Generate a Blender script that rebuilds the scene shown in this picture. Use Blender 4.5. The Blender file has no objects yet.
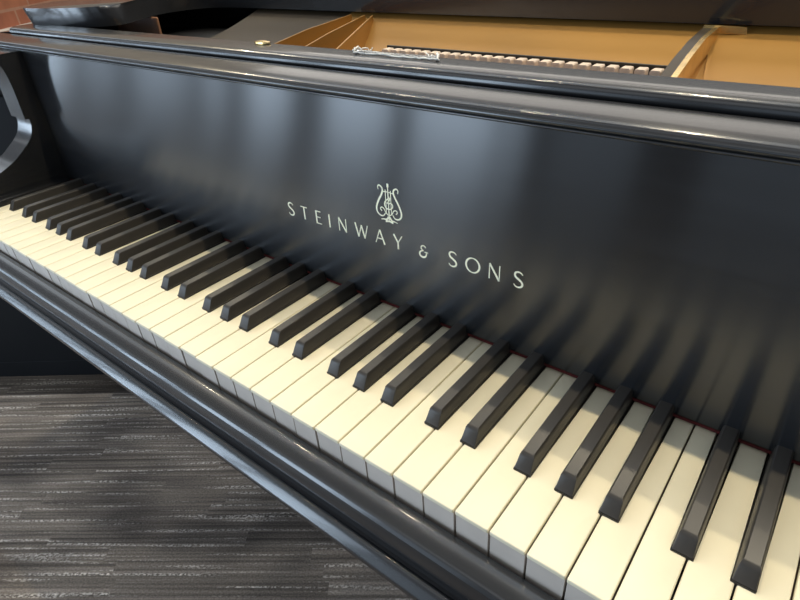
import bpy, bmesh, math, random
from mathutils import Vector, Matrix
random.seed(7)
S = bpy.context.scene
COL = S.collection
PI = math.pi
P = 0.0235                       # pitch of the white keys
ZK = 0.73                        # top of the white keys
ROOT = Vector((0.611, 0.15, 0.0))

# ------------------------------------------------------------------ materials
def nd(nt, typ, **kw):
    n = nt.nodes.new(typ)
    for k, v in kw.items():
        setattr(n, k, v)
    return n

def mat(name, col=(.5, .5, .5), rough=.5, metal=0.0, aniso=0.0, coat=0.0, noise=None, bump=None, spec=.5, trans=0.0, rvar=0.0):
    m = bpy.data.materials.new(name); m.use_nodes = True
    nt = m.node_tree; b = nt.nodes['Principled BSDF']
    b.inputs['Base Color'].default_value = (*col, 1); b.inputs['Roughness'].default_value = rough
    b.inputs['Metallic'].default_value = metal; b.inputs['Specular IOR Level'].default_value = spec
    b.inputs['Coat Weight'].default_value = coat; b.inputs['Coat Roughness'].default_value = .08
    b.inputs['Transmission Weight'].default_value = trans
    tc = nd(nt, 'ShaderNodeTexCoord')
    if aniso:
        b.inputs['Anisotropic'].default_value = aniso
        c = nd(nt, 'ShaderNodeCombineXYZ'); c.inputs[1].default_value = -.3; c.inputs[2].default_value = 1   # rubbed along x, so highlights smear across it
        nt.links.new(c.outputs[0], b.inputs['Tangent'])
    mp = nd(nt, 'ShaderNodeMapping'); nt.links.new(tc.outputs['Object'], mp.inputs[0])
    nz = nd(nt, 'ShaderNodeTexNoise'); nz.inputs['Detail'].default_value = 4
    nt.links.new(mp.outputs[0], nz.inputs['Vector'])
    sc, amt, stretch = noise or (30, .12, (1, 1, 1))
    nz.inputs['Scale'].default_value = sc; mp.inputs['Scale'].default_value = stretch
    rp = nd(nt, 'ShaderNodeValToRGB')
    rp.color_ramp.elements[0].position = .3; rp.color_ramp.elements[1].position = .7
    rp.color_ramp.elements[0].color = (*[c * (1 - amt) for c in col], 1)
    rp.color_ramp.elements[1].color = (*[min(1, c * (1 + amt)) for c in col], 1)
    nt.links.new(nz.outputs[0], rp.inputs[0]); nt.links.new(rp.outputs[0], b.inputs['Base Color'])
    if rvar:
        mr = nd(nt, 'ShaderNodeMapRange'); mr.inputs[3].default_value = rough - rvar; mr.inputs[4].default_value = rough + rvar
        nt.links.new(nz.outputs[0], mr.inputs[0]); nt.links.new(mr.outputs[0], b.inputs['Roughness'])
    if bump:
        bs, bst = bump
        n2 = nd(nt, 'ShaderNodeTexNoise'); n2.inputs['Scale'].default_value = bs
        nt.links.new(tc.outputs['Object'], n2.inputs['Vector'])
        bn = nd(nt, 'ShaderNodeBump'); bn.inputs['Strength'].default_value = bst; bn.inputs['Distance'].default_value = .001
        nt.links.new(n2.outputs[0], bn.inputs['Height']); nt.links.new(bn.outputs[0], b.inputs['Normal'])
    return m

M = {}
M['board'] = mat('satin_ebony_board', (.012, .013, .015), .19, aniso=.94, noise=(6, .25, (1, 1, 40)), spec=.75)
M['case'] = mat('satin_ebony_case', (.016, .0165, .018), .25, aniso=.5, coat=.45, noise=(5, .15, (1, 1, 1)), spec=.6)
M['dark'] = mat('black_paint', (.008, .008, .009), .45)
M['ivory'] = mat('ivory_key_cover', (.83, .755, .555), .42, noise=(22, .035, (1, 1, 1)), rvar=.05)
M['front'] = mat('pale_key_front', (.62, .55, .48), .38, noise=(50, .04, (1, 1, 1)))
M['ebony'] = mat('ebony_key', (.040, .036, .032), .38, spec=.4, noise=(60, .25, (1, .12, 1)), rvar=.06)
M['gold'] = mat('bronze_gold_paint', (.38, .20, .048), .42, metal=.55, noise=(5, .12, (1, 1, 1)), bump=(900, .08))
M['goldlit'] = mat('lit_gold_edge', (.80, .55, .22), .25, metal=.9, noise=(60, .2, (1, 1, 1)))  # lit copy of the plate gold, brightness put into the colour
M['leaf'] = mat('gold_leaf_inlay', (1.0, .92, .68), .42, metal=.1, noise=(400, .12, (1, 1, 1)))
M['bronze_shaded'] = mat('shaded_bronze', (.035, .024, .012), .5, metal=.3, noise=(5, .2, (1, 1, 1)))  # shaded copy of the plate gold, shade put into the colour
M['tan'] = mat('tan_bushing', (.62, .50, .40), .6, noise=(200, .2, (1, 1, 1)))
M['brown'] = mat('brown_wood_block', (.24, .115, .06), .5, noise=(12, .3, (1, 1, 6)))
M['felt'] = mat('red_felt', (.10, .012, .012), .95, noise=(300, .3, (1, 1, 1)))
M['brass'] = mat('brass', (.80, .58, .25), .22, metal=1, noise=(80, .1, (1, 1, 1)))
M['steel'] = mat('steel_wire', (.6, .58, .55), .3, metal=1)
M['sleeve'] = mat('clear_plastic', (.95, .95, .95), .12, trans=.85, noise=(60, .03, (1, 1, 1)), bump=(260, .9))
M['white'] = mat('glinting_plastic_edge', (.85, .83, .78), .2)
M['cabinet'] = mat('matte_black_cabinet', (.0055, .006, .007), .6, spec=.12, noise=(4, .2, (1, 1, 1)))
M['ledge'] = mat('pale_stone_ledge', (.52, .47, .43), .5, noise=(14, .2, (1, 1, 1)))
M['wains'] = mat('dark_wall_paint', (.03, .03, .032), .6)
M['plaster'] = mat('warm_plaster', (.42, .38, .33), .8, noise=(3, .1, (1, 1, 1)))

def carpet(name, k):
    m = bpy.data.materials.new(name); m.use_nodes = True
    nt = m.node_tree; b = nt.nodes['Principled BSDF']; b.inputs['Roughness'].default_value = .95
    b.inputs['Specular IOR Level'].default_value = .1
    tc = nd(nt, 'ShaderNodeTexCoord')
    rot = nd(nt, 'ShaderNodeMapping'); rot.inputs['Rotation'].default_value = (0, 0, -math.radians(36.1))
    nt.links.new(tc.outputs['Object'], rot.inputs[0])
    sx = nd(nt, 'ShaderNodeSeparateXYZ'); nt.links.new(rot.outputs[0], sx.inputs[0])
    def math_(op, a, bb):
        n = nd(nt, 'ShaderNodeMath', operation=op)
        for i, v in enumerate((a, bb)):
            if isinstance(v, (int, float)): n.inputs[i].default_value = v
            else: nt.links.new(v, n.inputs[i])
        return n.outputs[0]
    sh = nd(nt, 'ShaderNodeTexWhiteNoise', noise_dimensions='1D'); nt.links.new(math_('FLOOR', math_('MULTIPLY', sx.outputs[1], 30), 0), sh.inputs['W'])
    cell = math_('FLOOR', math_('ADD', math_('MULTIPLY', sx.outputs[0], 2.4), math_('MULTIPLY', sh.outputs[0], .8)), 0)
    W = math_('MULTIPLY', cell, 13.7)
    def noise(su, sv, det=2, w=None, dim='4D'):
        c = nd(nt, 'ShaderNodeCombineXYZ')
        nt.links.new(math_('MULTIPLY', sx.outputs[0], su), c.inputs[0]); nt.links.new(math_('MULTIPLY', sx.outputs[1], sv), c.inputs[1])
        n = nd(nt, 'ShaderNodeTexNoise', noise_dimensions=dim); n.inputs['Scale'].default_value = 1; n.inputs['Detail'].default_value = det
        nt.links.new(c.outputs[0], n.inputs['Vector'])
        if w is not None: nt.links.new(w, n.inputs['W'])
        return n.outputs[0]
    def ramp(v, a, bb):
        n = nd(nt, 'ShaderNodeMapRange'); n.inputs[1].default_value = a; n.inputs[2].default_value = bb
        nt.links.new(v, n.inputs[0]); return n.outputs[0]
    rows = ramp(noise(1.0, 135, 3, W), .30, .68)
    dash = ramp(noise(3.2, 125, 1, W), .55, .68)
    dots = ramp(noise(170, 240, 1, dim='3D'), .40, .62)
    blot = ramp(noise(2.6, 6.5, 2, dim='3D'), .40, .58)
    fine = ramp(noise(260, 300, 1, dim='3D'), .25, .75)
    def mix(f, c1, c2):
        n = nd(nt, 'ShaderNodeMix', data_type='RGBA')
        nt.links.new(f, n.inputs[0])
        for i, c in ((6, c1), (7, c2)):
            if isinstance(c, tuple): n.inputs[i].default_value = (*c, 1)
            else: nt.links.new(c, n.inputs[i])
        return n.outputs[2]
    c = mix(rows, (.088, .076, .067), (.31, .265, .228))
    c = mix(math_('MULTIPLY', dash, dots), c, (.72, .66, .60))
    dark = nd(nt, 'ShaderNodeMix', data_type='RGBA', blend_type='MULTIPLY'); dark.inputs[0].default_value = 1
    nt.links.new(c, dark.inputs[6]); nt.links.new(mix(blot, (.48, .48, .49), (1.1, 1.08, 1.05)), dark.inputs[7])
    d2 = nd(nt, 'ShaderNodeMix', data_type='RGBA', blend_type='MULTIPLY'); d2.inputs[0].default_value = 1
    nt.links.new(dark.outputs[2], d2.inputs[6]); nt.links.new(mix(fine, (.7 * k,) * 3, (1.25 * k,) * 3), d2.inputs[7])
    nt.links.new(d2.outputs[2], b.inputs['Base Color'])
    bn = nd(nt, 'ShaderNodeBump'); bn.inputs['Strength'].default_value = .3; bn.inputs['Distance'].default_value = .0015
    nt.links.new(fine, bn.inputs['Height']); nt.links.new(bn.outputs[0], b.inputs['Normal'])
    return m
M['carpet'] = carpet('striped_carpet', 1.0); M['carpet_shadow'] = carpet('shadowed_striped_carpet', .28)  # second copy has the cabinet's shadow put into its colour

def brick():
    m = bpy.data.materials.new('orange_brick'); m.use_nodes = True
    nt = m.node_tree; b = nt.nodes['Principled BSDF']; b.inputs['Roughness'].default_value = .85
    tc = nd(nt, 'ShaderNodeTexCoord'); mp = nd(nt, 'ShaderNodeMapping')
    mp.inputs['Rotation'].default_value = (PI / 2, 0, 0)
    nt.links.new(tc.outputs['Object'], mp.inputs[0])
    br = nd(nt, 'ShaderNodeTexBrick'); br.inputs['Scale'].default_value = 1
    br.inputs['Brick Width'].default_value = .22; br.inputs['Row Height'].default_value = .075; br.inputs['Mortar Size'].default_value = .006
    br.inputs['Color1'].default_value = (.36, .135, .07, 1); br.inputs['Color2'].default_value = (.30, .10, .055, 1)
    br.inputs['Mortar'].default_value = (.36, .19, .125, 1)
    nt.links.new(mp.outputs[0], br.inputs['Vector'])
    nz = nd(nt, 'ShaderNodeTexNoise'); nz.inputs['Scale'].default_value = 18; nt.links.new(tc.outputs['Object'], nz.inputs['Vector'])
    mx = nd(nt, 'ShaderNodeMix', data_type='RGBA', blend_type='OVERLAY'); mx.inputs[0].default_value = .3
    nt.links.new(br.outputs[0], mx.inputs[6]); nt.links.new(nz.outputs[0], mx.inputs[7]); nt.links.new(mx.outputs[2], b.inputs['Base Color'])
    return m
M['brick'] = brick()

# ------------------------------------------------------------------ mesh helpers
def obj(name, bm, m, parent=None, smooth=False, off=None):
    bmesh.ops.recalc_face_normals(bm, faces=bm.faces)
    if off is None: off = ROOT if parent is not None else Vector((0, 0, 0))
    bmesh.ops.translate(bm, verts=bm.verts, vec=-off)
    me = bpy.data.meshes.new(name); bm.to_mesh(me); bm.free()
    me.materials.append(m)
    if smooth:
        for p in me.polygons: p.use_smooth = True
        try: me.set_sharp_from_angle(angle=math.radians(38))
        except Exception: pass
    o = bpy.data.objects.new(name, me); COL.objects.link(o)
    if parent is not None: o.parent = parent
    return o

def tag(o, label=None, cat=None, group=None, kind=None):
    for k, v in (('label', label), ('category', cat), ('group', group), ('kind', kind)):
        if v: o[k] = v
    return o

def prism(bm, pts, axis_vec):
    """close polygon pts (3D), extruded by axis_vec"""
    v = [bm.verts.new(p) for p in pts]; w = [bm.verts.new(Vector(p) + Vector(axis_vec)) for p in pts]
    n = len(v)
    bm.faces.new(v); bm.faces.new(w[::-1])
    for i in range(n): bm.faces.new((v[i], w[i], w[(i + 1) % n], v[(i + 1) % n]))
    return v + w

def prof_x(prof, x0, x1):        # (y, z) profile swept along x
    bm = bmesh.new(); prism(bm, [(x0, y, z) for y, z in prof], (x1 - x0, 0, 0)); return bm

def box(bm, x0, x1, y0, y1, z0, z1):
    prism(bm, [(x0, y0, z0), (x1, y0, z0), (x1, y1, z0), (x0, y1, z0)], (0, 0, z1 - z0))

def bevel(bm, w, seg=2, flt=None):
    es = [e for e in bm.edges if flt is None or flt(e)]
    bmesh.ops.bevel(bm, geom=es, offset=w, segments=seg, profile=.5, affect='EDGES', clamp_overlap=True)

def catmull(pts, n=6, closed=False):
    out = []; N = len(pts)
    for i in range(N if closed else N - 1):
        p = [pts[(i + j) % N] if closed else pts[min(max(i + j, 0), N - 1)] for j in (-1, 0, 1, 2)]
        for k in range(n):
            t = k / n
            out.append(tuple(.5 * (2 * p[1][d] + (p[2][d] - p[0][d]) * t + (2 * p[0][d] - 5 * p[1][d] + 4 * p[2][d] - p[3][d]) * t * t + (3 * p[1][d] - p[0][d] - 3 * p[2][d] + p[3][d]) * t ** 3) for d in range(len(pts[0]))))
    if not closed: out.append(tuple(pts[-1]))
    return out

def lathe(bm, cx, cy, prof, n=24):
    rings = [[bm.verts.new((cx + r * math.cos(2 * PI * i / n), cy + r * math.sin(2 * PI * i / n), z)) for i in range(n)] for r, z in prof]
    for a, b in zip(rings, rings[1:]):
        for i in range(n): bm.faces.new((a[i], a[(i + 1) % n], b[(i + 1) % n], b[i]))
    bm.faces.new(rings[0][::-1]); bm.faces.new(rings[-1])

def tube(bm, pts, r, n=8):
    pts = [Vector(p) for p in pts]; rings = []
    for i, p in enumerate(pts):
        d = (pts[min(i + 1, len(pts) - 1)] - pts[max(i - 1, 0)]).normalized()
        a = d.orthogonal().normalized() if abs(d.x) > .9 else d.cross(Vector((1, 0, 0))).normalized()
        b = d.cross(a)
        rings.append([bm.verts.new(p + r * (math.cos(2 * PI * k / n) * a + math.sin(2 * PI * k / n) * b)) for k in range(n)])
    for a, b in zip(rings, rings[1:]):
        for k in range(n): bm.faces.new((a[k], a[(k + 1) % n], b[(k + 1) % n], b[k]))
    bm.faces.new(rings[0][::-1]); bm.faces.new(rings[-1])

# ------------------------------------------------------------------ the setting
bm = bmesh.new(); box(bm, -14, 12, -9, 16, -.05, 0)
tag(obj('floor', bm, M['carpet']), kind='structure')

U = Vector((.808, .589, 0)); N = Vector((-.589, .808, 0))       # the room's own axes, turned against the piano
def wallbox(bm, o, a, b, la, lb, z0, z1):
    p = [o, o + a * la, o + a * la + b * lb, o + b * lb]
    prism(bm, [(q.x, q.y, z0) for q in p], (0, 0, z1 - z0))
W0 = Vector((-2.00, .82, 0))
def wall_obj(name, bm, m, ang):                                  # local x along the wall so the brick courses run level
    bmesh.ops.transform(bm, matrix=Matrix.Rotation(-ang, 4, 'Z'), verts=bm.verts)
    o = obj(name, bm, m); o.rotation_euler = (0, 0, ang); return tag(o, kind='structure')
bm = bmesh.new(); wallbox(bm, W0 - N * .5, N, -U, 10.5, .12, .764, 1.45)
wall_obj('wall_left', bm, M['brick'], math.atan2(N.y, N.x))
bm = bmesh.new(); wallbox(bm, W0 - N * .5, N, -U, 10.5, .12, 1.45, 2.9)
wall_obj('wall_left_upper', bm, M['plaster'], math.atan2(N.y, N.x))
bm = bmesh.new(); wallbox(bm, W0 - N * .5, N, -U, 10.5, .12, 0.0, .732)
wall_obj('wall_left_base', bm, M['wains'], math.atan2(N.y, N.x))
bm = bmesh.new(); wallbox(bm, W0 - N * .5 + U * .03, N, -U, 10.5, .15, .732, .764)
bevel(bm, .004, 2)
tag(obj('trim_1', bm, M['ledge']), kind='structure')
bm = bmesh.new(); wallbox(bm, W0 + N * 9 - U * .12, U, N, 12, .12, 0, 2.9)
tag(obj('wall_back', bm, M['plaster']), kind='structure')

# low black cabinet standing beyond the bass end
cab = bpy.data.objects.new('cabinet', None); COL.objects.link(cab)
c0 = Vector((-.583, .243, 0)) - U * .52
cab.location = c0 + U * .49 + N * .21
tag(cab, 'low black cabinet standing on the carpet beyond the bass end of the piano', 'cabinet')
def cpart(name, la0, la1, lb0, lb1, z0, z1, m, bv=.003):
    bm = bmesh.new(); wallbox(bm, c0 + U * la0 + N * lb0, U, N, la1 - la0, lb1 - lb0, z0, z1); bevel(bm, bv, 2)
    return obj(name, bm, m, cab, off=cab.location)
cpart('plinth', .002, .978, .0, .41, 0, .055, M['cabinet'], .001)
cpart('body', 0, .98, .012, .42, .055, .775, M['cabinet'])
cpart('door', .002, .80, 0, .012, .055, .77, M['cabinet'], .0015)
cpart('door', .804, .978, 0, .012, .055, .77, M['cabinet'], .0015)
cpart('cabinet_top', -.01, .99, -.01, .43, .775, .80, M['cabinet'])

bm = bmesh.new(); wallbox(bm, c0 - N * .078 - U * .3, U, N, 1.9, .077, 0, .003)  # strip of darkened carpet painting the shadow at the cabinet's foot
tag(obj('floor_shadow_strip', bm, M['carpet_shadow']), kind='structure')

# ------------------------------------------------------------------ the piano
piano = bpy.data.objects.new('grand_piano', None); COL.objects.link(piano); piano.location = ROOT
tag(piano, 'black satin grand piano with gold fallboard lettering and cream keys', 'piano')
X0, X1 = -.0155, 1.2375          # between the arms

# --- keys
OFF = {0: -.003, 1: .003, 3: -.004, 4: 0.0, 5: .004}             # black key left of scale degree +1
def degree(i): return (i - 2) % 7                                # 0 = C
blacks = {}                                                      # white-boundary index -> centre x
for i in range(1, 52):
    d = degree(i - 1)                                            # white key on the left of this boundary
    if d in OFF: blacks[i] = i * P + OFF[d]
GAP = .00055; HEAD = .0485; TAIL = .172
wp = {}
for i in range(52):
    xa, xb = i * P + GAP, (i + 1) * P - GAP
    ta = blacks[i] + .0068 if i in blacks else xa
    tb = blacks[i + 1] - .0068 if i + 1 in blacks else xb
    key = (round(ta - xa, 4), round(xb - tb, 4))
    if key not in wp:
        pts = [(xa, -.0012), (xb, -.0012)]
        pts += [(xb, HEAD), (tb, HEAD)] if tb < xb - 1e-6 else []
        pts += [(tb, TAIL), (ta, TAIL)]
        pts += [(ta, HEAD), (xa, HEAD)] if ta > xa + 1e-6 else []
        bm = bmesh.new()
        prism(bm, [(x, y, ZK - .0030) for x, y in pts], (0, 0, .0030))
        bevel(bm, .0009, 3, lambda e: all(v.co.z > ZK - 1e-5 for v in e.verts) or (all(v.co.y < 0 for v in e.verts) and abs(e.verts[0].co.x - e.verts[1].co.x) < 1e-6))
        o = obj('white_key', bm, M['ivory'], piano, True)
        bm = bmesh.new(); box(bm, xa + .0002, xb - .0002, 0, .004, ZK - .030, ZK - .0030)
        f = obj('key_front', bm, M['front'], o)
        bm = bmesh.new(); box(bm, ta + .0006, tb - .0006, .0041, TAIL, ZK - .030, ZK - .0030)
        st = obj('key_stick', bm, M['brown'], o)
        wp[key] = (o, i, f, st)
    else:
        src, j, f, st = wp[key]
        o = src.copy(); COL.objects.link(o); o.parent = piano; o.location = ((i - j) * P, 0, 0)
        for part in (f, st):
            c = part.copy(); COL.objects.link(c); c.parent = o
    o.rotation_euler = (random.uniform(-.0006, .0006), 0, 0)

bm = bmesh.new()
def bk(w0, w1, z, ya, r=.0): return [(-w0, ya, z), (w0, ya, z), (w1, TAIL, z), (-w1, TAIL, z)]
rings = [bk(.0060, .0060, ZK - .010, .0462), bk(.0060, .0060, ZK + .0012, .0462), bk(.0056, .0056, ZK + .0016, .0467),
         bk(.0049, .0049, ZK + .0096, .0512), bk(.0044, .0044, ZK + .0112, .0527), bk(.0036, .0036, ZK + .0120, .0545)]
rv = [[bm.verts.new(p) for p in r] for r in rings]
for a, b in zip(rv, rv[1:]):
    for k in range(4): bm.faces.new((a[k], a[(k + 1) % 4], b[(k + 1) % 4], b[k]))
bm.faces.new(rv[0][::-1]); bm.faces.new(rv[-1])
bevel(bm, .0007, 2, lambda e: abs(e.verts[0].co.z - e.verts[1].co.z) > .003)
bk0 = None
for i, x in sorted(blacks.items()):
    if bk0 is None: bk0 = obj('black_key', bm, M['ebony'], piano, True, Vector((0, ROOT.y, ROOT.z))); o = bk0
    else: o = bk0.copy(); COL.objects.link(o); o.parent = piano
    o.location = (x - ROOT.x, 0, random.uniform(-.0002, .0002))

# --- key slip, key bed with its nosing
prof = catmull([(-.003, .7095), (-.0070, .7094), (-.0110, .7086), (-.0150, .7074), (-.0190, .7058), (-.0212, .7032)], 5) + [(-.0212, .682), (-.003, .682)]
obj('key_slip', prof_x(prof, X0 - .06, X1 + .06), M['case'], piano, True)
prof = [(.30, .682), (-.0235, .682)] + catmull([(-.0235, .6815), (-.0262, .6825), (-.0310, .6785), (-.0335, .6745), (-.0330, .6705), (-.0300, .6680)], 4) + [(-.020, .667), (.01, .650), (.03, .625), (.30, .625)]
obj('key_bed', prof_x(prof, X0 - .13, X1 + .13), M['case'], piano, True)
bm = bmesh.new(); box(bm, X0, X1, .0045, .06, .683, .697)
obj('key_frame', bm, M['dark'], piano)

# --- key blocks
for a, b in ((X0 + .0002, -.0012), (52 * P + .0012, X1 - .0002)):
    bm = bmesh.new(); box(bm, a, b, -.002, .1425, .684, .7375); bevel(bm, .0015, 2)
    obj('key_block', bm, M['case'], piano, True)

# --- fallboard
def fy(z): return .1460 + (z - .735) * .0227
fp = [(fy(.7355), .7355)] + [(fy(z), z) for z in (.74, .76, .80, .84, .88, .9115)] + [(.166, .9115), (.162, .7355)]
fall = obj('fallboard', prof_x(fp, X0 + .0005, X1 - .0005), M['board'], piano)
bead = [(.1530, .9115), (.1490, .9115)] + catmull([(.1482, .9118), (.1470, .9128), (.1474, .9138), (.1484, .9143)], 4) + catmull([(.1470, .9146), (.1452, .9158), (.1450, .9175), (.1464, .9192)], 4) + [(.1530, .9196)]
obj('top_bead', prof_x(bead, X0 - .10, X1 + .10), M['case'], fall, True)
rail = [(.1535, .9125)] + catmull([(.1462, .9186), (.1475, .9204), (.1510, .9217), (.1560, .9229), (.1620, .9240), (.1690, .9249), (.1740, .9252)], 5) + [(.1760, .9245), (.1766, .9225), (.1766, .9125)]
obj('top_rail', prof_x(rail, X0 - .13, X1 + .13), M['case'], fall, True)
bm = bmesh.new(); box(bm, X0 + .002, X1 - .002, .1475, .1600, .7312, .7335)
obj('felt_strip', bm, M['felt'], fall)

# gold inlay: strokes laid on the fallboard, coordinates in millimetres
def ribbon(bm, pts, widths):
    """pts (x, z) metres; widths: one or per-point"""
    pts = [Vector((p[0], p[1])) for p in pts]; n = len(pts)
    if not isinstance(widths, (list, tuple)): widths = [widths] * n
    L, R = [], []
    for i, p in enumerate(pts):
        d = (pts[min(i + 1, n - 1)] - pts[max(i - 1, 0)])
        d = d.normalized() if d.length > 1e-9 else Vector((1, 0))
        q = Vector((-d.y, d.x)) * widths[i] / 2
        for lst, v in ((L, p + q), (R, p - q)): lst.append(bm.verts.new((v.x, fy(v.y) - .00022, v.y)))
    for i in range(n - 1): bm.faces.new((L[i], L[i + 1], R[i + 1], R[i]))
TH, TK = .00090, .00170
def arc(cx, cz, rx, rz, a0, a1, n=14): return [(cx + rx * math.cos(math.radians(a0 + (a1 - a0) * k / n)), cz + rz * math.sin(math.radians(a0 + (a1 - a0) * k / n))) for k in range(n + 1)]
def glyph(c):                    # cap height 1, baseline 0, centred in x
    if c == 'S': return [(catmull([(.25, .84), (.16, .94), (.0, .985), (-.17, .93), (-.235, .78), (-.16, .63), (.02, .52), (.20, .39), (.265, .24), (.19, .08), (.0, .012), (-.17, .055), (-.27, .17)], 4), 'v')]
    if c == 'T': return [([(-.33, .965), (.33, .965)], TH), ([(0, .97), (0, 0)], TK)]
    if c == 'E': return [([(-.22, 1), (-.22, 0)], TK), ([(-.22, .965), (.24, .965)], TH), ([(-.22, .52), (.19, .52)], TH), ([(-.22, .035), (.26, .035)], TH)]
    if c == 'I': return [([(0, 1), (0, 0)], TK)]
    if c == 'N': return [([(-.33, 0), (-.33, 1)], TH), ([(-.33, 1), (.33, 0)], TK), ([(.33, 0), (.33, 1)], TH)]
    if c == 'W': return [([(-.55, 1), (-.28, 0)], TK), ([(-.28, 0), (0, .92)], TH), ([(0, .92), (.27, 0)], TK), ([(.27, 0), (.55, 1)], TH)]
    if c == 'A': return [([(-.38, 0), (0, 1)], TH), ([(0, 1), (.38, 0)], TK), ([(-.23, .36), (.23, .36)], TH)]
    if c == 'Y': return [([(-.34, 1), (0, .46)], TK), ([(.34, 1), (0, .46)], TH), ([(0, .48), (0, 0)], TK)]
    if c == 'O': return [(arc(0, .5, .46, .475, 90, 450, 32), 'o')]
    if c == '&': return [(catmull([(.24, .84), (.12, .97), (-.08, .96), (-.20, .80), (-.14, .64), (.04, .56)], 4), TH * 1.1), (catmull([(.04, .56), (-.20, .48), (-.34, .28), (-.26, .07), (-.02, .0), (.20, .10), (.30, .30), (.28, .46)], 4), 'v'), ([(.12, .47), (.46, .47)], TH)]
CAP = .0130; ZB = .7937
for c, x in zip('STEINWAY&SONS', (.4912, .5095, .5285, .5424, .5587, .5815, .6025, .6222, .6482, .6768, .6952, .7142, .7342)):
    bm = bmesh.new()
    for pts, w in glyph(c):
        s = CAP * (.82 if c == '&' else 1)
        pp = [(x + a * s, ZB + b * s) for a, b in pts]
        if w == 'v': w = [TH * .85 + (TK * 1.05 - TH * .85) * math.sin(PI * min(1, max(0, k / (len(pp) - 1)))) for k in range(len(pp))]
        elif w == 'o': w = [TH + (TK - TH) * abs(math.cos(2 * PI * k / (len(pp) - 1) + PI / 2)) for k in range(len(pp))]
        ribbon(bm, pp, w)
    obj('letter', bm, M['leaf'], fall)

LX, LZ = .6115, .7995
def lp(pts): return [(LX + .0026 + (a - 2.6) * .00096, LZ + .0015 + b * .00096) for a, b in catmull(pts, 5)]
bm = bmesh.new()
half_r = [(13.0, 44.0), (13.6, 46.2), (12.4, 47.9), (10.6, 47.6), (8.8, 45.9), (8.6, 43.4), (10.0, 39.8), (12.5, 35.8), (14.8, 31.4), (16.2, 27.2), (15.8, 23.6), (13.6, 21.2), (10.4, 20.4), (8.0, 21.6), (6.6, 23.8)]
curl_r = [(10.2, 24.9), (11.6, 26.3), (11.4, 27.9), (9.5, 28.4), (7.6, 27.0), (6.2, 24.6), (3.6, 22.3)]
def mir(pts): return [(5.2 - a, b) for a, b in pts]
for q in (half_r, mir(half_r)): ribbon(bm, lp(q), [.0007 + .0010 * math.sin(PI * k / (5 * (len(q) - 1))) for k in range(5 * (len(q) - 1) + 1)])
for q in (curl_r, mir(curl_r)): ribbon(bm, lp(q), .0009)
for q in ([(-3.4, 43.0), (2.6, 43.5), (8.6, 43.0)], [(-.2, 45.2), (-.2, 23.4)], [(5.4, 45.2), (5.4, 23.4)]): ribbon(bm, lp(q), .0008)
ribbon(bm, lp([(2.6, 48.5), (2.6, 34), (2.6, 18)]), .0011)
ribbon(bm, lp([(4.9, 38.4), (2.0, 37.2), (-1.2, 34.0), (-1.6, 30.6), (.8, 28.2), (4.4, 28.4), (6.9, 30.6), (6.6, 33.2), (4.2, 33.8), (2.4, 32.0)]), .0011)
ribbon(bm, lp([(2.4, 40.2), (4.2, 37.6), (2.8, 35.0), (.8, 33.0)]), .0010)
ribbon(bm, lp([(2.6, 51.0), (2.6, 49.4), (2.6, 47.2)]), [.0004] + [.0020] * 8 + [.0009, .0006])
for q in ([(-6.6, 17.0), (-3.4, 17.8), (-.4, 18.0), (2.2, 20.6)], [(11.8, 17.0), (8.6, 17.8), (5.6, 18.0), (3.0, 20.6)]): ribbon(bm, lp(q), [.0005 + .0016 * k / 15 for k in range(16)])
ribbon(bm, lp([(-1.6, 16.0), (2.6, 16.9), (6.8, 16.0)]), .0016)
obj('lyre_emblem', bm, M['leaf'], fall)

# --- arms: scrolled cheek pieces at both ends
front = [(.0300, .7600)] + [(.050, .7640), (.067, .7695), (.080, .7750), (.0900, .7800), (.1030, .7890), (.1150, .7985), (.1225, .8080), (.1262, .8180), (.1270, .8270)]
front = catmull(front, 4)
upper = catmull([(.1215, .8275), (.1218, .8380), (.1222, .8550), (.1222, .8720), (.1212, .8860), (.1190, .8970), (.1150, .9050), (.1060, .9100)], 4)
arm_prof = [(.1600, .683), (-.012, .683), (-.012, .7350), (-.006, .7480), (.008, .7560)] + front + upper + [(.110, .9118), (.1600, .9118)]
for a, b in ((X0 - .046, X0), (X1, X1 + .046)):
    obj('arm', prof_x(arm_prof, a, b), M['case'], piano, True)

# --- stretcher ledge above the fallboard
nose = [(.1875, .9050)] + catmull([(.1866, .9195), (.1835, .9206), (.1800, .9228), (.1780, .9258), (.1782, .9290), (.1805, .9318), (.1850, .9332)], 5) + [(.195, .9334), (.2130, .9332), (.2140, .9318), (.2140, .9050)]
obj('stretcher', prof_x(nose, X0 - .13 + .04, X1 + .13 - .04), M['case'], piano, True)
bm = bmesh.new(); lathe(bm, .416, .2085, [(.004, .9332), (.0065, .9338), (.0062, .9352), (.003, .9362)], 16)
bmesh.ops.scale(bm, vec=(1.7, .8, 1), verts=bm.verts, space=Matrix.Translation((-.416, -.2085, 0)))
obj('brass_catch', bm, M['brass'], piano, True)

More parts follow.
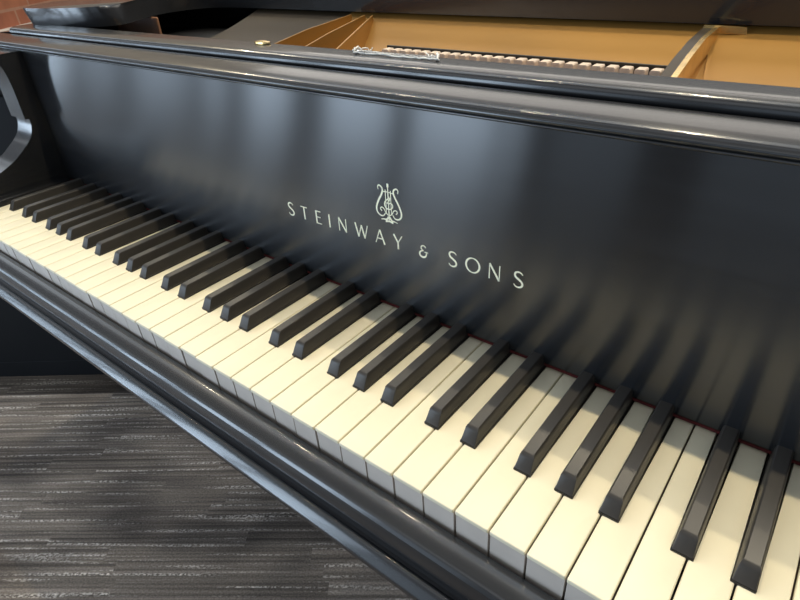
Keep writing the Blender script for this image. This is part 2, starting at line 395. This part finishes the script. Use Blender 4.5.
# --- rim (hollow grand outline), bottom beams
XL, XR = -.145, 1.367
out = [(XL, .172), (XR, .172), (XR, .60)] + catmull([(XR - .004, .72), (XR - .05, .88), (1.20, 1.04), (1.02, 1.20), (.90, 1.38), (.84, 1.58), (.74, 1.76), (.56, 1.86), (.32, 1.88), (.10, 1.82), (-.06, 1.66), (XL + .003, 1.46)], 5)
def inset(poly, d):
    n = len(poly); r = []
    for i in range(n):
        a, b, c = Vector(poly[i - 1]), Vector(poly[i]), Vector(poly[(i + 1) % n])
        n1 = Vector((-(b - a).y, (b - a).x)).normalized(); n2 = Vector((-(c - b).y, (c - b).x)).normalized()
        m = (n1 + n2).normalized(); r.append(tuple(b + m * d / max(.5, m.dot(n1))))
    return r
inn = inset(out, .055)
bm = bmesh.new()
z0, z1 = .626, .925
A = [[bm.verts.new((x, y, z)) for x, y in poly] for poly, z in ((out, z0), (out, z1), (inn, z1), (inn, z0))]
n = len(out)
for a, b in zip(A, A[1:] + A[:1]):
    for i in range(n):
        if i == 0: continue                                      # the front side stays open for keys and action
        bm.faces.new((a[i], a[(i + 1) % n], b[(i + 1) % n], b[i]))
for i in (0, 1): bm.faces.new([r[i] for r in A])
obj('rim', bm, M['case'], piano, True)
bm = bmesh.new(); prism(bm, [(x, y, .705) for x, y in inset(out, .0545)[:]], (0, 0, .010))
for v in bm.verts:
    if v.co.y < .3: v.co.y = .30
obj('soundboard', bm, M['brown'], piano)

# --- iron plate seen in the opening, with struts and a row of small bushings
PB = catmull([(.2170, .8960), (.2700, .8965), (.3150, .8985), (.3600, .9040), (.4000, .9130), (.4350, .9235), (.4500, .9290)], 5)
plate_prof = PB + [(.4500, .8950), (.4300, .8850), (.2170, .8850)]
plate = obj('iron_plate', prof_x(plate_prof, .315, 1.285), M['gold'], piano, True)
def strut(pts, w, h, m, name='strut'):
    bm = bmesh.new(); prev = None
    for x, y, z in pts:
        r = [bm.verts.new(q) for q in ((x - w, y, z - h), (x - w * .8, y, z), (x + w * .8, y, z), (x + w, y, z - h))]
        if prev:
            for k in range(3): bm.faces.new((prev[k], prev[k + 1], r[k + 1], r[k]))
        else: bm.faces.new(r)
        prev = r
    bm.faces.new(prev[::-1])
    return obj(name, bm, m, plate, True)
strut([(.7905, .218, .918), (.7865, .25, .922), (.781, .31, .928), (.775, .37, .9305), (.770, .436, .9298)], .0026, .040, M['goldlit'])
strut([(.7830, .218, .914), (.7790, .25, .918), (.7735, .31, .9245), (.7675, .37, .9275), (.7625, .436, .9285)], .0050, .040, M['bronze_shaded'])  # dark side of the same rib, its shade painted in
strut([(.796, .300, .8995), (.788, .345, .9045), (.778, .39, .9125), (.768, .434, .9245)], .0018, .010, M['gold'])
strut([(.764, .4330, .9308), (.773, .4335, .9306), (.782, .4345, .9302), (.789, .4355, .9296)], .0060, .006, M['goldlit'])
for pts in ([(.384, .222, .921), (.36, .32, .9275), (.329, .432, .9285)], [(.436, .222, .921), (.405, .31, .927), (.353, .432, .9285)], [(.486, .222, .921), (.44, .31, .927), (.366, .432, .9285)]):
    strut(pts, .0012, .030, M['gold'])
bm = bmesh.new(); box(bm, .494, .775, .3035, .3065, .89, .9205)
obj('bushing_rail', bm, M['bronze_shaded'], plate)
b0 = None
for k in range(26):
    x = .500 + k * .01145
    if abs(x - .79) < .012: continue
    if b0 is None:
        bm = bmesh.new(); prism(bm, [(-.0036, 0, .892), (.0036, 0, .892), (.0040, 0, .9180), (.0032, 0, .9190), (-.0032, 0, .9190), (-.0040, 0, .9180)], (0, .010, 0))
        b0 = obj('bushing', bm, M['tan'], plate, off=Vector((0, ROOT.y - .292, 0))); o = b0
    else: o = b0.copy(); COL.objects.link(o); o.parent = plate
    o.location = (x - ROOT.x, .292 - .292 + 0, 0)
bm = bmesh.new(); box(bm, X0 - .06, .12, .218, .44, .885, .8995)
obj('pin_block', bm, M['dark'], piano)
obj('shaded_plate_end', prof_x(plate_prof, .121, .3149), M['bronze_shaded'], plate, True)  # left end of the gold plate, painted dark for the shade there
bm = bmesh.new(); box(bm, -.11, .032, .33, .334, .9000, .9300); bevel(bm, .002, 2)
obj('wooden_block', bm, M['brown'], piano)

# --- lid: closed, its front edge cut back between two rounded corners
lo = [(-.1130, .2250), (-.1040, .2075), (-.0860, .2005), (-.0660, .2000), (-.0300, .2060), (.0040, .2140), (.0330, .2260), (.0520, .2410), (.0580, .2560), (.0480, .2780), (.0300, .3040), (.0120, .3360), (.0050, .3650), (.0090, .3950), (.0260, .4200), (.0560, .4330), (.1000, .4365)]
fl = catmull(lo, 3)
fr = [(1.222 - x, y) for x, y in fl][::-1]
lid_out = fl + fr + [(XR + .012, .24), (XR + .012, .60)] + catmull([(XR + .008, .73), (XR - .04, .90), (1.21, 1.055), (1.03, 1.21), (.912, 1.385), (.852, 1.585), (.75, 1.77), (.565, 1.872), (.32, 1.892), (.095, 1.832), (-.07, 1.667), (XL - .01, 1.46)], 4) + [(XL - .012, .30), (-.140, .258)]
bm = bmesh.new()
prism(bm, [(x, y, .9305) for x, y in lid_out], (0, 0, .0250))
bevel(bm, .0045, 2, lambda e: all(v.co.z > .94 for v in e.verts))
for v in bm.verts:
    if v.co.z < .934 and v.co.y < .46: v.co.y += .006
obj('lid', bm, M['case'], piano, True)

# --- legs, casters and pedal lyre
for lx, ly in ((.06, .40), (1.162, .40), (.33, 1.60)):
    bm = bmesh.new()
    def sq(w, z): return [bm.verts.new((lx + a * w, ly + b * w, z)) for a, b in ((-1, -1), (1, -1), (1, 1), (-1, 1))]
    rr = [sq(.034, .085), sq(.036, .11), sq(.05, .46), (sq(.062, .50)), sq(.066, .626)]
    for a, b in zip(rr, rr[1:]):
        for k in range(4): bm.faces.new((a[k], a[(k + 1) % 4], b[(k + 1) % 4], b[k]))
    bm.faces.new(rr[0][::-1]); bm.faces.new(rr[-1]); bevel(bm, .005, 2)
    leg = obj('leg', bm, M['case'], piano, True)
    bm = bmesh.new(); lathe(bm, lx, ly, [(.016, .050), (.024, .056), (.024, .080), (.030, .086)], 20)
    bmesh.ops.create_cone(bm, cap_ends=True, segments=24, radius1=.03, radius2=.03, depth=.024, matrix=Matrix.Translation((lx, ly, .03)) @ Matrix.Rotation(PI / 2, 4, 'Y'))
    obj('caster', bm, M['brass'], leg, True)
bm = bmesh.new(); box(bm, .50, .722, .50, .62, .075, .125); bevel(bm, .006, 2)
lyre = obj('pedal_lyre', bm, M['case'], piano, True)
for x in (.555, .667):
    bm = bmesh.new(); lathe(bm, x, .56, [(.016, .125), (.02, .15), (.014, .2), (.018, .4), (.024, .55), (.03, .626)], 20)
    obj('post', bm, M['case'], lyre, True)
for x in (.56, .611, .662):
    bm = bmesh.new(); box(bm, x - .011, x + .011, .38, .50, .088, .096); bevel(bm, .003, 2)
    obj('pedal', bm, M['brass'], lyre, True)

# ------------------------------------------------------------------ clear plastic sleeve on the ledge
bm = bmesh.new(); nx, ny = 30, 8; g = []
for j in range(ny + 1):
    for i in range(nx + 1):
        u, v = i / nx, j / ny
        edge = max(0, abs(u - .5) * 2 - .72) / .28
        z = .0006 + .0011 * edge * abs(math.sin(i * 2.3 + j * 1.7)) + (.0013 if j in (0, 1) else .0003 * abs(math.sin(i * 1.1 + j * 2.1)))
        r = .0035 * max(0, abs(v - .5) * 2 - .6) / .4 * (1 if u < .5 else -1) * (1 if u < .12 or u > .88 else 0)
        g.append(bm.verts.new((.541 + .086 * u + .008 * (.5 - v) + r, .1985 + .0125 * v, .9337 + z)))
for j in range(ny):
    for i in range(nx):
        a = j * (nx + 1) + i; bm.faces.new((g[a], g[a + 1], g[a + nx + 2], g[a + nx + 1]))
sl = obj('plastic_sleeve', bm, M['sleeve'], None, True, Vector((.585, .205, .9334)))
sl.location = (.585, .205, .9334)
md = sl.modifiers.new('thickness', 'SOLIDIFY'); md.thickness = .0005
bm = bmesh.new()
F = lambda u, v: (.541 + .086 * u + .008 * (.5 - v), .1985 + .0125 * v)
def wob(a, b, n, h): return [(*[p + (q - p) * k / n + random.uniform(-1, 1) * .0009 for p, q in zip(F(*a), F(*b))], .9346 + h * random.random()) for k in range(n + 1)]
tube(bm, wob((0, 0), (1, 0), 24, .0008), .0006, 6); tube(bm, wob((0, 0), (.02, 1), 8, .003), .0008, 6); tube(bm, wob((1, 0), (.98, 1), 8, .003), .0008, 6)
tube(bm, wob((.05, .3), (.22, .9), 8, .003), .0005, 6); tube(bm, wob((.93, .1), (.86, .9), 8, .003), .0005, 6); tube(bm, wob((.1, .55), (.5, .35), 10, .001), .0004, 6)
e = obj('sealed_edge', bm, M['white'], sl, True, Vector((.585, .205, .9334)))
tag(sl, 'small crumpled clear plastic sleeve lying on the black ledge above the fallboard', 'plastic sleeve')

# ------------------------------------------------------------------ light
def area(name, loc, size, power, color, rot):
    l = bpy.data.lights.new(name, 'AREA'); l.shape = 'RECTANGLE'; l.size, l.size_y = size; l.energy = power; l.color = color
    o = bpy.data.objects.new(name, l); COL.objects.link(o); o.location = loc; o.rotation_euler = rot; return o
def bulb(name, loc, power, color, r=.03):
    l = bpy.data.lights.new(name, 'POINT'); l.energy = power; l.color = color; l.shadow_soft_size = r
    o = bpy.data.objects.new(name, l); COL.objects.link(o); o.location = loc; return o
WARM = (1.0, .86, .60)
for x, y, p in ((1.25, .375, 74), (.45, .845, 48), (-.10, .375, 7), (-.10, .845, 5), (-.75, .375, 7), (-.75, .845, 5), (-1.5, .375, 9), (-1.95, .80, 22)):
    bulb('ceiling_lamp', (x, y, 2.70), p, WARM, .02)
COOL = (.66, .82, 1.0)
for xa, xb, k in ((-9.0, -7.2, .6), (-6.6, -5.95, 1.3), (-5.4, -4.85, .5), (-4.5, -3.65, .6), (-3.42, -3.15, .95), (-2.85, -2.38, 1.3), (-2.02, -1.45, 1.4), (-1.27, -.72, 1.35), (-.70, -.50, .7), (-.35, .1, .15), (.4, 1.5, .10)):
    area('window_light', ((xa + xb) / 2, -2.4, 1.06), (xb - xa, 2.1), 37 * k * (xb - xa), COOL, (PI / 2, 0, 0))
for y, d, r, c in ((-1.5, 1.3, .7, (.9, .95, 1)), (.75, 1.5, 1.5, (.84, .92, 1.0)), (2.9, 1.3, 1.9, (1, .94, .86)), (4.9, 1.6, 1.8, (1, .93, .83))):
    area('ceiling_fill_light', (-1.6, y, 2.80), (9, d), r * 9 * d * PI, c, (0, 0, 0))  # added overhead panels for fill and reflections, standing in for a bright ceiling
w = bpy.data.worlds.new('World'); S.world = w; w.use_nodes = True
w.node_tree.nodes['Background'].inputs[0].default_value = (.80, .88, 1.0, 1); w.node_tree.nodes['Background'].inputs[1].default_value = .14

# ------------------------------------------------------------------ camera
cd = bpy.data.cameras.new('camera'); cam = bpy.data.objects.new('camera', cd); COL.objects.link(cam); S.camera = cam
cam.location = (.895, -.178, 1.020); cam.rotation_mode = 'XYZ'
cam.rotation_euler = (math.radians(56.761), math.radians(3.319), math.radians(38.048))
cd.sensor_width = 36; cd.lens = 568.44 / 800 * 36; cd.clip_start = .01; cd.clip_end = 100
S.view_settings.view_transform = 'Standard'; S.view_settings.look = 'None'; S.view_settings.exposure = 0
S.cycles.sample_clamp_indirect = 2.0
